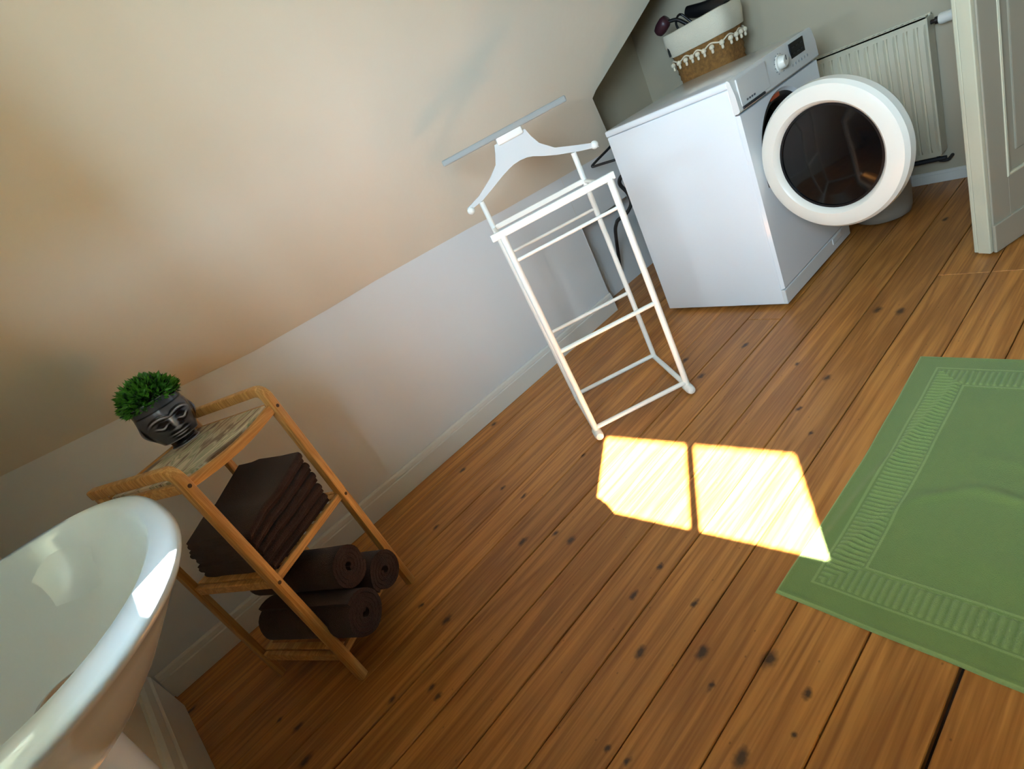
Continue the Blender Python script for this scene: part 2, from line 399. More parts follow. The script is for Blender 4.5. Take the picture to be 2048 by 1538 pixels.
# sloping ceiling above the knee wall
SA = math.radians(57); cs, sn_ = math.cos(SA), math.sin(SA)
def slope_end(h):
    """depth at which the sloping ceiling stops, by height"""
    if h < .98: return 2.25 - (2.25 - 2.04) * (max(h, .72) - .72) / .26
    return min(FAR, 2.04 + (h - .98) * 1.54)
bm = bmesh.new()
NU, NV = 60, 60
HT = CZ
def slp(u, v):
    h = .72 + (HT - .72) * (v ** 1.3)
    y = -.95 + u * (slope_end(h) + .95)
    kt = ktop(y); z = kt + (HT - kt) * (v ** 1.3); x = (z - kt) / sn_ * cs
    x += .006 * noise.noise(Vector((y * 1.7, z * 1.7, 0))) * min(1, v * 8)
    return Vector((x, y, z))
grid(bm, slp, NU, NV)
o = obj('ceiling_slope', bm, M['plaster'], smooth=True); tag(o, kind='structure')
bm = bmesh.new(); box(bm, (1.2, 1.1, CZ + .05), (4.6, 4.2, .1)); o = obj('ceiling', bm, M['plaster']); tag(o, kind='structure')
# far wall, right wall, outer eaves wall
bm = bmesh.new(); box(bm, (1.2, FAR + .06, 1.2), (4.6, .12, 2.5)); o = obj('wall_far', bm, M['far']); tag(o, kind='structure')
bm = bmesh.new(); box(bm, (RX + .05, 1.1, 1.2), (.1, 4.4, 2.5)); o = obj('wall_right', bm, M['warm_wall']); tag(o, kind='structure')
bm = bmesh.new(); box(bm, (-1.0, 1.1, 1.2), (.1, 4.4, 2.5)); o = obj('wall_eaves', bm, M['plaster']); tag(o, kind='structure')
bm = bmesh.new(); box(bm, (-.175, 2.57, .85), (.03, .62, 1.70)); o = obj('wall_recess', bm, M['far']); tag(o, kind='structure')
# near wall with the window opening and the added fill opening
bm = bmesh.new(); th = .16; ax = (WD, WN, Vector((0, 0, 1)))
def wbox(bm, s0, s1, z0, z1, n0=WC - th, n1=WC, **k):
    box(bm, wp((s0 + s1) / 2, (n0 + n1) / 2, (z0 + z1) / 2), (s1 - s0, n1 - n0, z1 - z0), ax, **k)
wbox(bm, -1.2, US0, -.05, 2.5); wbox(bm, US1, WS0, -.05, 2.5); wbox(bm, US0, US1, -.05, UZ0); wbox(bm, US0, US1, UZ1, 2.5); wbox(bm, WS1, 3.7, -.05, 2.5); wbox(bm, WS0, WS1, -.05, WZ0); wbox(bm, WS0, WS1, WZ1, 2.5)
o = obj('wall_near', bm, M['plaster']); tag(o, kind='structure')
win = empty('window_1', wp((WS0 + WS1) / 2, WC - .1, WZ0)); tag(win, kind='structure')
def childbox(name, s0, s1, z0, z1, n0, n1, m, par, bev=.003):
    bm = bmesh.new(); wbox(bm, s0, s1, z0, z1, n0, n1, bev=bev); o = obj(name, bm, m, par); o.matrix_parent_inverse = Matrix.Translation(-Vector(par.location)); return o
fw = .012
for (s0, s1, z0, z1) in ((WS0, WS0 + fw, WZ0, WZ1), (WS1 - fw, WS1, WZ0, WZ1), (WS0, WS1, WZ0, WZ0 + fw), (WS0, WS1, WZ1 - fw, WZ1)):
    childbox('window_frame', s0, s1, z0, z1, WC - .13, WC - .09, M['gloss_white'], win)
childbox('glazing_bar', WMUL - .009, WMUL + .009, WZ0, WZ1, WC - .125, WC - .095, M['gloss_white'], win)
childbox('window_sill', WS0 - .04, WS1 + .04, WZ0 - .03, WZ0, WC - .09, WC + .0, M['gloss_white'], win, .002)
fill_win = empty('added_fill_window', wp((US0 + US1) / 2, WC - .1, UZ0)); tag(fill_win, kind='structure')  # made-up window, added to brighten the left of the room
for (s0, s1, z0, z1) in ((US0, US0 + fw, UZ0, UZ1), (US1 - fw, US1, UZ0, UZ1), (US0, US1, UZ0, UZ0 + fw), (US0, US1, UZ1 - fw, UZ1)):
    childbox('window_frame', s0, s1, z0, z1, WC - .13, WC - .09, M['gloss_white'], fill_win)
bm = bmesh.new(); box(bm, wp(.60, WC - th - .13, 1.30), (1.78, .26, .03), ax); o = obj('added_low_eave', bm, M['gloss_white']); tag(o, kind='structure')  # unseen low eave, added to block the sun from the fill window
# outside: unseen eaves board, added to keep sun off the upper window
bm = bmesh.new()
EZ, EL = 2.30, .674
box(bm, wp(1.9, WC - th - EL / 2, EZ), (3.2, EL, .03), ax)
o = obj('added_eave', bm, M['gloss_white']); tag(o, kind='structure')

# ground far below the attic window
bm = bmesh.new(); quad(bm, (-60, -90, -6), (60, -90, -6), (60, -1.2, -6), (-60, -1.2, -6)); o = obj('ground', bm, mat('outside_ground', S(92, 96, 74), .9)); tag(o, kind='structure')

# baseboards
def skirting(name, pts, h, t, m, nrm):
    bm = bmesh.new()
    prof = [(0, 0), (t, 0), (t, h * .72), (t * .78, h * .76), (t * .86, h * .80), (t * .7, h * .93), (t * .35, h), (0, h)]
    nrm = Vector(nrm)
    R = []
    for p in pts:
        R.append([bm.verts.new(Vector(p) + nrm * a + Vector((0, 0, b))) for a, b in prof])
    for A, B in zip(R, R[1:]):
        for i in range(len(prof)): j = (i + 1) % len(prof); bm.faces.new((A[i], A[j], B[j], B[i]))
    bm.faces.new(R[0]); bm.faces.new(R[-1][::-1])
    o = obj(name, bm, m); tag(o, kind='structure'); return o
skirting('baseboard_left', [(0.002, -.6, .001), (0.002, 1.84, .001)], .105, .014, M['gloss_white'], (1, 0, 0))
skirting('baseboard_near', [wp(.01, WC, .001), wp(3.2, WC, .001)], .215, .022, M['gloss_white'], WN)
skirting('baseboard_far', [(-.13, FAR, .001), (1.70, FAR, .001)], .05, .010, M['gloss_white'], (0, -1, 0))

# open panelled door
DE = Vector((.34, .94, 0)).normalized(); DN = Vector((.94, -.34, 0)).normalized()
DP = Vector((1.470, 2.098, .006))
dr = empty('door_1', DP); tag(dr, kind='structure')
dax = (DE, DN, Vector((0, 0, 1)))
M['door_face_shaded'] = mat('door_paint_shaded', S(172, 162, 140), .45, bump=.12, bscale=30)  # darker than the cream edges: shade on the face put into the colour
def dbox(name, a0, a1, n0, n1, z0, z1, m=None, bev=.003, par=None):
    bm = bmesh.new(); c = DE * ((a0 + a1) / 2) + DN * ((n0 + n1) / 2) + Vector((0, 0, (z0 + z1) / 2)); box(bm, c, (a1 - a0, n1 - n0, z1 - z0), dax, bev)
    return obj(name, bm, m or M['door_paint'], par or dr)
DL = .80
dbox('door_leaf', 0, DL, -.040, -.010, 0, 2.02, M['door_face_shaded'])
dbox('stile', .012, .09, -.012, 0, .0, 2.02, M['door_face_shaded']); dbox('stile', DL - .1, DL, -.012, 0, 0, 2.02)
dbox('edge_strip', -.004, .012, -.042, -.004, 0, 2.02); dbox('edge_strip', 0.0, .016, -.056, -.043, 0, 2.02)
dbox('rail', .0885, DL - .0985, -.0115, -.0005, 0.02, .225, M['door_face_shaded']); dbox('rail', .0885, DL - .0985, -.0115, -.0005, .95, 1.10); dbox('rail', .0885, DL - .0985, -.0115, -.0005, 1.90, 2.02)
for z0, z1 in ((.225, .95), (1.10, 1.90)):
    bm = bmesh.new(); a0, a1 = .09, DL - .1
    pts = [DE * a + DN * (-.004) + Vector((0, 0, z)) for a, z in ((a0, z0), (a1, z0), (a1, z1), (a0, z1))]
    P2 = [];
    sweep(bm, [p for p in (pts[0], pts[1], pts[2], pts[3])], circ(.008, 8), closed=True)
    obj('moulding', bm, M['door_paint'], dr)
    dbox('door_panel', .14, DL - .15, -.011, -.006, z0 + .06, z1 - .06, M['door_face_shaded'], bev=.004)
dbox('kick_board', .006, DL - .02, -.002, .008, 0.0, .095, M['door_face_shaded'], bev=.003)
# lever handle and latch plate
bm = bmesh.new(); lathe(bm, [(0, 0), (.024, 0), (.024, .008), (.01, .012), (.01, .04), (0, .04)], DE * .055 + Vector((0, 0, 1.02)), 24, (DE, Vector((0, 0, 1)), DN))
bar(bm, DE * .055 + DN * .04 + Vector((0, 0, 1.02)), DE * .17 + DN * .04 + Vector((0, 0, 1.02)), .016, .016, bev=.006)
obj('door_handle', bm, M['chrome'], dr)

# ------------------------------------------------------------------ RADIATOR
rad = empty('radiator', (.84, 2.80, .14), label='white ribbed panel radiator on the far wall behind the washing machine', cat='radiator')
RX0, RX1, RZ0, RZ1 = .48, 1.165, .145, .685
def rel(v, root): return Vector(v) - Vector(root.location)
bm = bmesh.new(); n_r = 20; pr = []
wd_ = RX1 - RX0
for i in range(n_r):
    x = RX0 + wd_ * (i + .5) / n_r; p = wd_ / n_r
    pr += [(x - p * .5, 0), (x - p * .42, 0), (x - p * .26, .011), (x + p * .26, .011), (x + p * .42, 0)]
pr.append((RX1, 0))
R2 = []
for z, sc in ((RZ0, 0), (RZ0 + .02, 0), (RZ0 + .045, 1), (RZ1 - .05, 1), (RZ1 - .025, 0), (RZ1, 0)):
    R2.append([bm.verts.new(rel((x, 2.775 - d * sc, z), rad)) for x, d in pr])
for A, B in zip(R2, R2[1:]):
    for i in range(len(pr) - 1): bm.faces.new((A[i], A[i + 1], B[i + 1], B[i]))
obj('front_panel', bm, M['radiator'], rad, auto=40)
bm = bmesh.new(); box(bm, rel(((RX0 + RX1) / 2, 2.835, (RZ0 + RZ1) / 2), rad), (wd_, .012, RZ1 - RZ0)); obj('back_panel', bm, M['radiator'], rad)
bm = bmesh.new(); box(bm, rel((RX1 + .001, 2.808, (RZ0 + RZ1) / 2), rad), (.006, .07, RZ1 - RZ0 - .01), bev=.002); obj('side_plate', bm, M['radiator'], rad)
bm = bmesh.new()
for i in range(34):
    x = RX0 + wd_ * (i + .5) / 34; box(bm, rel((x, 2.808, RZ1 - .004), rad), (.006, .056, .006))
box(bm, rel(((RX0 + RX1) / 2, 2.778, RZ1 - .002), rad), (wd_, .006, .008)); box(bm, rel(((RX0 + RX1) / 2, 2.838, RZ1 - .002), rad), (wd_, .006, .008))
obj('top_grille', bm, M['radiator'], rad)
bm = bmesh.new(); tube(bm, [rel(p, rad) for p in ((RX1, 2.81, .655), (RX1 + .02, 2.81, .655))], .008)
tube(bm, [rel(p, rad) for p in ((RX1 + .018, 2.81, .655), (RX1 + .028, 2.81, .655))], .013, 16); obj('valve_body', bm, M['black'], rad)
bm = bmesh.new(); lathe(bm, [(0, 0), (.017, 0), (.02, .006), (.02, .05), (.017, .058), (0, .06)], rel((RX1 + .03, 2.81, .655), rad), 20, (Vector((0, 1, 0)), Vector((0, 0, 1)), Vector((1, 0, 0))))
obj('thermostat_knob', bm, M['metal_white'], rad, auto=40)
bm = bmesh.new(); tube(bm, smooth_path([rel(p, rad) for p in ((RX1 - .02, 2.81, .14), (RX1 - .02, 2.81, .115), (RX1 + .012, 2.81, .11), (RX1 + .012, 2.865, .11))], .02), .007)
tube(bm, [rel(p, rad) for p in ((RX1 - .14, 2.80, .125), (RX1 + .01, 2.80, .125))], .009)
obj('pipe', bm, M['seam'], rad, auto=40)

# ------------------------------------------------------------------ WASHING MACHINE
WX0, WX1, WY0, WY1 = .377, .936, 1.803, 2.403
wm = empty('washing_machine', ((WX0 + WX1) / 2, (WY0 + WY1) / 2, 0), label='white front-loading washing machine with its round porthole door swung open', cat='washing machine')
def wr(x, y, z): return Vector((x, y, z)) - Vector(wm.location)
DCY, DCZ, DR = 2.085, .520, .198     # opening in the front
bm = bmesh.new()
# body without the front: side, back, top skin
prof = [(WX0, .03), (WX1 - .012, .03)]
box(bm, wr((WX0 + WX1 - .014) / 2, (WY0 + WY1) / 2, .4195), (WX1 - WX0 - .014, WY1 - WY0, .811), bev=.006, seg=3)
xm = max(f.calc_center_median().x for f in bm.faces)
bmesh.ops.delete(bm, geom=[f for f in bm.faces if f.calc_center_median().x > xm - .0005], context='FACES')
obj('cabinet', bm, M['washer'], wm, auto=35)
# front panel with a round hole
bm = bmesh.new(); N_ = 64; ring_o = []; ring_i = []; ring_b = []
yc, zc = DCY, DCZ; y0, y1, z0, z1 = WY0 + .002, WY1 - .002, .075, .738
xf = WX1
def bound(t):
    c, s = math.cos(t), math.sin(t); k = 1e9
    if abs(c) > 1e-6: k = min(k, ((y1 - yc) if c > 0 else (y0 - yc)) / c)
    if abs(s) > 1e-6: k = min(k, ((z1 - zc) if s > 0 else (z0 - zc)) / s)
    return yc + c * k, zc + s * k
angs = sorted([2 * PI * i / N_ for i in range(N_)] + [math.atan2(b - zc, a - yc) % (2 * PI) for a in (y0, y1) for b in (z0, z1)])
for t in angs:
    yb, zb = bound(t)
    ring_b.append(bm.verts.new(wr(xf - .02, yb, zb)))
    sy = yc + (yb - yc) * .985; sz = zc + (zb - zc) * .985
    ring_o.append(bm.verts.new(wr(xf - .001, sy, sz)))
    ring_i.append((bm.verts.new(wr(xf - .001, yc + math.cos(t) * (DR + .012), zc + math.sin(t) * (DR + .012))), bm.verts.new(wr(xf - .010, yc + math.cos(t) * (DR + .004), zc + math.sin(t) * (DR + .004))), bm.verts.new(wr(xf - .013, yc + math.cos(t) * DR, zc + math.sin(t) * DR))))
n_ = len(angs)
for i in range(n_):
    j = (i + 1) % n_
    bm.faces.new((ring_b[i], ring_b[j], ring_o[j], ring_o[i])); bm.faces.new((ring_o[i], ring_o[j], ring_i[j][0], ring_i[i][0]))
    bm.faces.new((ring_i[i][0], ring_i[j][0], ring_i[j][1], ring_i[i][1])); bm.faces.new((ring_i[i][1], ring_i[j][1], ring_i[j][2], ring_i[i][2]))
obj('front_panel', bm, M['washer'], wm, auto=35)
AXX = (Vector((0, 1, 0)), Vector((0, 0, 1)), Vector((1, 0, 0)))
bm = bmesh.new(); lathe(bm, [(DR + .004, -.012), (DR - .01, -.010), (DR - .022, -.024), (DR - .03, -.05), (DR - .02, -.07), (DR - .035, -.09)], wr(WX1, DCY, DCZ), 64, AXX); obj('gasket', bm, M['rubber'], wm, smooth=True)
bm = bmesh.new(); lathe(bm, [(DR - .03, -.088), (DR + .02, -.10), (DR + .03, -.30), (DR, -.36), (0, -.365)], wr(WX1, DCY, DCZ), 48, AXX); dm = obj('drum', bm, M['steel'], wm, auto=50)
bm = bmesh.new()
for i in range(3):
    a = i * 2 * PI / 3 + .4; c = wr(WX1, DCY, DCZ) + Vector((0, math.cos(a) * (DR + .01), math.sin(a) * (DR + .01)))
    bar(bm, c + Vector((-.12, 0, 0)), c + Vector((-.33, 0, 0)), .035, .03, bev=.01)
    obj('drum_paddle', bm, M['steel'], dm); bm = bmesh.new()
bm.free()
# plinth, top, control panel
bm = bmesh.new(); box(bm, wr(WX1 - .012, (WY0 + WY1) / 2, .044), (.02, WY1 - WY0 - .004, .060), bev=.003); obj('plinth', bm, M['washer_plastic'], wm)
bm = bmesh.new(); box(bm, wr(WX1 - .034, DCY + .19, .057), (.07, .09, .028), bev=.004); obj('filter_flap', bm, M['washer_plastic'], wm)
bm = bmesh.new(); box(bm, wr((WX0 + WX1) / 2 - .008, (WY0 + WY1) / 2, .838), (WX1 - WX0 - .012, WY1 - WY0 + .004, .024), bev=.007, seg=3); obj('worktop', bm, M['washer'], wm, auto=35)
bm = bmesh.new()
pp = [(-.016, .742), (.0, .742), (.006, .748), (.004, .80), (-.004, .845), (-.010, .851), (-.016, .851)]
A = [bm.verts.new(wr(WX1 + a, WY0 - .0015, z)) for a, z in pp]; B = [bm.verts.new(wr(WX1 + a, WY1 + .002, z)) for a, z in pp]
for i in range(len(pp)): j = (i + 1) % len(pp); bm.faces.new((A[i], A[j], B[j], B[i]))
bm.faces.new(A[::-1]); bm.faces.new(B)
es = [e for e in bm.edges if all(v in A for v in e.verts) or all(v in B for v in e.verts)]
cp = obj('control_panel', bm, M['washer_plastic'], wm, auto=35)
def pbox(name, y0, y1, z0, z1, d, m, bev=.001, par=None):
    bm = bmesh.new(); box(bm, wr(WX1 + .004 + d / 2 - .0015, (y0 + y1) / 2, (z0 + z1) / 2), (d + .003, y1 - y0, z1 - z0), bev=bev); return obj(name, bm, m, par or cp)
pbox('display', 2.205, 2.312, .792, .842, .002, M['display'])
# status symbols on the display: small lit bars
bm = bmesh.new()
for i in range(3):
    for k in range(2): box(bm, wr(WX1 + .0075, 2.224 + i * .032, .806 + k * .02), (.001, .018, .0035))
obj('display_segments', bm, mat('display_grey', S(30, 32, 38), .5), cp)
dw = pbox('detergent_drawer', WY0 + .02, 2.02, .756, .843, .003, M['washer_plastic'], .002, wm)
bm = bmesh.new(); box(bm, wr(WX1 + .007, 1.90, .752), (.008, .15, .008), bev=.002); obj('drawer_grip', bm, M['seam'], dw)
bm = bmesh.new(); lathe(bm, [(.029, 0), (.029, .004), (.022, .006), (.020, .022), (.017, .025), (0, .025)], wr(WX1 + .004, 2.115, .806), 32, AXX)
kn = obj('programme_knob', bm, M['ring'], wm, auto=40)
bm = bmesh.new(); box(bm, wr(WX1 + .0295, 2.115, .816), (.002, .003, .016)); obj('pointer', bm, M['seam'], kn)
bm = bmesh.new()
for i in range(13):
    a = math.radians(-150 + i * 25) ; box(bm, wr(WX1 + .0055, 2.115 + math.sin(a) * .036, .803 + math.cos(a) * .033), (.0012, .006, .0022))
obj('programme_marks', bm, mat('grey_print', S(120, 122, 126), .5), cp)
bm = bmesh.new()
for i in range(6): lathe(bm, [(0, 0), (.005, 0), (.005, .002), (0, .0025)], wr(WX1 + .004, 2.20 + i * .024, .772), 12, AXX)
obj('button', bm, mat('grey_button', S(170, 172, 172), .4), cp)
bm = bmesh.new()
for i in range(4): box(bm, wr(WX1 + .0075, 1.862 + i * .016, .768), (.001, .010, .006))
obj('brand_lettering', bm, mat('dark_print', S(90, 92, 96), .5), dw)
bm = bmesh.new(); box(bm, wr(WX1 - .012, DCY - .02, DCZ + DR - .004), (.004, .07, .016), bev=.001); obj('energy_sticker', bm, M['orange'], wm)
for (x, y) in ((WX0 + .05, WY0 + .05), (WX0 + .05, WY1 - .05), (WX1 - .05, WY0 + .05), (WX1 - .05, WY1 - .05)):
    bm = bmesh.new(); lathe(bm, [(0, 0), (.022, 0), (.022, .006), (.01, .008), (.01, .02), (0, .02)], wr(x, y, .0), 16); obj('foot', bm, M['black'], wm)
# open porthole door
HX, HY, ph = .95, 1.86, math.radians(-10)
E_ = Vector((math.cos(ph), math.sin(ph), 0)); NO = Vector((E_.y, -E_.x, 0))      # outward face of the door, towards the room
dc = Vector((HX, HY, .525)) + E_ * .222
DAX = (E_, Vector((0, 0, 1)), -NO) if E_.cross(Vector((0, 0, 1))).dot(-NO) > 0 else (E_, Vector((0, 0, 1)), NO)
pd = empty('porthole_door'); pd.parent = wm
def dl(v): return v - Vector(wm.location)
fx = (E_, Vector((0, 0, 1)), NO)
bm = bmesh.new()
lathe(bm, [(.160, -.012), (.164, .002), (.170, .014), (.178, .021), (.205, .022), (.222, .016), (.231, .004), (.232, -.02), (.226, -.032), (.150, -.034), (.150, -.012), (.160, -.012)], dl(dc), 96, fx)
obj('door_ring', bm, M['ring'], pd, smooth=False, auto=28)
bm = bmesh.new(); lathe(bm, [(.163, .0), (.158, .0), (.12, .006), (.06, .010), (0, .011)], dl(dc), 72, fx); obj('door_cover_glass', bm, M['dark_glass'], pd, smooth=True)
bm = bmesh.new(); lathe(bm, [(.164, .0015), (.164, .004), (.157, .004), (.157, .0015)], dl(dc), 72, fx); obj('glass_seal', bm, M['black'], pd)
bm = bmesh.new(); lathe(bm, [(.149, -.03), (.146, -.05), (.12, -.085), (.06, -.11), (0, -.115)], dl(dc), 64, fx); obj('inner_bowl', bm, M['dark_glass'], pd, smooth=True)
bm = bmesh.new(); bar(bm, dl(Vector((WX1 - .006, HY + .02, .50))), dl(dc - E_ * .20 - NO * .012 + Vector((0, 0, -.02))), .02, .09, bev=.004); obj('hinge', bm, M['steel'], pd)

# hose and cables behind the machine
def cable(name, pts, r, m, label, cat):
    bm = bmesh.new(); tube(bm, smooth_path(pts, .05, 7), r, 10); o = obj(name, bm, m, auto=60); tag(o, label, cat); return o
cable('power_cord', [(.20, 2.11, .79), (.15, 2.06, .752), (.13, 1.99, .735), (.10, 1.94, .714), (.13, 1.975, .708), (.20, 2.05, .69), (.34, 2.1, .70), (.372, 2.12, .66)], .006, M['black'], 'black power cord kinked above the back corner of the washing machine', 'cable')
cable('drain_hose', [(.372, 1.96, .66), (.30, 1.90, .65), (.24, 1.925, .61), (.24, 1.965, .55), (.25, 1.957, .50), (.24, 1.91, .47), (.20, 1.88, .46), (.10, 1.95, .40), (-.02, 2.05, .30), (-.10, 2.08, .12)], .009, M['rubber'], 'dark drain hose looping behind the washing machine to the wall', 'hose')
bm = bmesh.new(); lathe(bm, [(0, 0), (.012, 0), (.012, .02), (.022, .022), (.022, .03), (0, .03)], (-.139, 2.02, .45), 16, AXX); box(bm, (-.10, 2.02, .45), (.03, .05, .014), bev=.003)
o = obj('water_tap', bm, M['seam']); tag(o, 'small dark water tap on the recessed wall behind the drying rack', 'tap')

# grey bin
bn = empty('waste_bin', (1.005, 2.565, 0), label='small grey translucent plastic bin half hidden below the porthole door', cat='bin')
bm = bmesh.new()
lathe(bm, [(0, .004), (.085, .004), (.10, .012), (.106, .04), (.118, .27), (.124, .275), (.124, .285), (.115, .285), (.112, .27), (.100, .04), (.08, .014), (0, .012)], (0, 0, 0), 48)
obj('bin_body', bm, M['grey_plastic'], bn, auto=50)
bm = bmesh.new(); tube(bm, smooth_path([(-.12, 0, .27), (-.09, -.02, .30), (0, -.03, .305), (.09, -.02, .30), (.12, 0, .27)], .04), .004); obj('bin_handle', bm, M['black'], bn)

# unseen low cupboard added to hold up the basket, and the basket on it
bm = bmesh.new(); box(bm, (.245, 2.64, .33), (.42, .40, .655), bev=.004)
lc = obj('low_cupboard', bm, M['gloss_white']); tag(lc, kind='structure')
bk = empty('storage_basket', (.425, 2.575, .665), label='woven jute basket with folded cream lining and white tassel trim', cat='basket')
BH = .385
def bring(t, a, k=0):
    """rounded-rectangle section of the basket, t=height share, a=angle"""
    hw = .115 + .032 * t + k; hd = .085 + .022 * t + k; n = 4.0
    c, s = math.cos(a), math.sin(a)
    r = (abs(c / hw) ** n + abs(s / hd) ** n) ** (-1 / n)
    return r * c, r * s
bm = bmesh.new(); rows = 30
V = []
for i in range(rows + 1):
    t = i / rows; row = []
    for j in range(96):
        a = 2 * PI * j / 96; bulge = .003 * abs(math.sin(i * PI / 2 * 1.0 + .001)) + .0028 * math.sin(j * PI / 2 + (i % 2) * PI)
        x, y = bring(t, a, bulge); row.append(bm.verts.new((x, y, t * BH)))
    V.append(row)
for i in range(rows):
    for j in range(96): k = (j + 1) % 96; bm.faces.new((V[i][j], V[i][k], V[i + 1][k], V[i + 1][j]))
bm.faces.new(V[0][::-1])
obj('woven_body', bm, M['jute'], bk, smooth=True)
bm = bmesh.new(); V = []
for t, k, z in ((.10, -.012, .05), (.9, -.008, BH), (.98, .004, BH + .012), (1.0, .010, BH + .008), (.98, .012, BH - .03), (.80, .012, BH - .085), (.79, .009, BH - .088)):
    V.append([bm.verts.new((*bring(t, 2 * PI * j / 96, k + .003 * noise.noise(Vector((j * .15, z * 20, 0)))), z + .004 * noise.noise(Vector((j * .1, 4, 0))))) for j in range(96)])
for A, B in zip(V, V[1:]):
    for j in range(96): k = (j + 1) % 96; bm.faces.new((A[j], A[k], B[k], B[j]))
bm.faces.new(V[0])
obj('lining', bm, M['linen'], bk, smooth=True)
bm = bmesh.new(); pts = [Vector((*bring(.70, 2 * PI * j / 120, .010), BH - .108 + .006 * math.sin(j * PI / 5))) for j in range(120)]
tube(bm, pts, .0035, 6, closed=True); gl = obj('garland', bm, M['cotton'], bk)
for j in range(24):
    bm = bmesh.new()
    a = 2 * PI * (j + .5) / 24; x, y = bring(.68, a, .014); z = BH - .118
    bmesh.ops.create_icosphere(bm, subdivisions=2, radius=.0115, matrix=Matrix.Translation((x, y, z)))
    x2, y2 = bring(.66, a, .014); box(bm, (x2, y2, z - .016), (.011, .011, .020), bev=.004, seg=1)
    obj('tassel', bm, M['cotton'], gl)
# things in the basket
hb = empty('hair_brush', (.335, 2.52, 1.055), label='maroon round hairbrush with black handle hanging over the basket edge', cat='brush')
bm = bmesh.new(); lathe(bm, [(0, 0), (.012, .002), (.024, .01), (.029, .03), (.029, .06), (.022, .075), (0, .08)], (-.085, -.015, .028), 24, (Vector((0, 1, 0)), Vector((.5, 0, -.86)), Vector((.86, 0, .5)))); obj('brush_head', bm, M['maroon'], hb, smooth=True)
bm = bmesh.new(); tube(bm, smooth_path([(-.03, -.015, .055), (.02, 0, .045), (.06, .01, .0)], .02), .008); obj('brush_handle', bm, M['black'], hb, auto=40)
hd = empty('hair_dryer', (.475, 2.585, .99), label='black hair dryer lying in the cream lined basket', cat='hair dryer')
bm = bmesh.new(); lathe(bm, [(.020, -.10), (.024, -.10), (.03, -.03), (.040, .03), (.042, .07), (.036, .09), (0, .095)], (-.01, 0, .085), 28, (Vector((0, 1, 0)), Vector((.3, 0, .95)), Vector((.95, 0, -.3)))); obj('dryer_barrel', bm, M['black'], hd, auto=40)
bm = bmesh.new(); bar(bm, (.03, 0, .06), (.05, .02, -.10), .034, .03, up=Vector((1, 0, 0)), bev=.010, seg=3); obj('dryer_handle', bm, M['black'], hd, auto=40)
cable('looped_cable', [(.40, 2.55, .98), (.385, 2.53, 1.02), (.365, 2.50, 1.045), (.35, 2.505, 1.09), (.355, 2.55, 1.12), (.40, 2.56, 1.05), (.42, 2.6, 1.0)], .005, M['black'], 'black looped cord standing up out of the basket', 'cable')
bm = bmesh.new(); tube(bm, smooth_path([(.30, 2.52, 1.05), (.30, 2.488, 1.03), (.305, 2.468, 1.0), (.31, 2.462, .972)], .02), .005, 8)
o = obj('hair_clip', bm, M['black'], auto=50); tag(o, 'thin black clip hooked over the basket rim at its left', 'clip')

# ------------------------------------------------------------------ CLOTHES VALET RACK
FLp = Vector((.652, .932, 0)); FRp = Vector((.838, 1.238, 0)); ddp = Vector((-.266, .168, 0))
vw = (FRp - FLp); VWL = vw.length; vw = vw.normalized(); vd = ddp.normalized(); VDL = ddp.length
BLp = FLp + ddp; BRp = FRp + ddp
vr = empty('valet_stand', FLp + vw * VWL / 2 + vd * VDL / 2, label='white metal clothes valet stand with a hanger top by the low wall', cat='clothes rack')
def vv(p): return Vector(p) - Vector(vr.location)
def P3(base, z): return vv(base + Vector((0, 0, z)))
Z = Vector((0, 0, 1))
for b, h in ((FLp, .785), (FRp, .785), (BLp, .872), (BRp, .872)):
    bm = bmesh.new(); tube(bm, [P3(b, .016), P3(b, h)], .0105 if h < .8 else .0095, 14); obj('upright', bm, M['metal_white'], vr, auto=40)
for a, b in ((FLp, BLp), (FRp, BRp)):
    bm = bmesh.new(); e = (a - b).normalized(); tube(bm, [P3(b, .022), P3(a, .022)], .010, 12); f_ = obj('base_runner', bm, M['metal_white'], vr, auto=40)
    bm = bmesh.new(); sweep(bm, [P3(a + e * k, .018) for k in (-.03, -.02, .0, .02, .030, .034)], circ(.0165, 14), scale=lambda t: (.85, 1, 1, 1, .8, .3)[min(5, int(t * 5 + .01))]); obj('foot_cap', bm, M['metal_white'], f_, auto=40)
for (a, b, z, r) in ((FLp, FRp, .042, .0085), (BLp, BRp, .030, .0085), (FLp, FRp, .365, .0075), (BLp, BRp, .322, .0070), (FLp, FRp, .700, .0055), (BLp, BRp, .668, .0055)):
    bm = bmesh.new(); tube(bm, [P3(a, z), P3(b, z)], r, 10); obj('crossbar', bm, M['metal_white'], vr, auto=40)
bm = bmesh.new(); bar(bm, P3(FLp - vw * .035, .792), P3(FRp + vw * .018, .792), .014, .022, bev=.003); obj('top_bar', bm, M['metal_white'], vr)
bm = bmesh.new(); bar(bm, P3(BLp, .772), P3(BRp, .772), .012, .018, bev=.003); obj('trouser_bar', bm, M['metal_white'], vr)
for a, b in ((FLp, BLp), (FRp, BRp)):
    bm = bmesh.new(); bar(bm, P3(a, .776), P3(b, .770), .010, .010, bev=.002); obj('side_link', bm, M['metal_white'], vr)
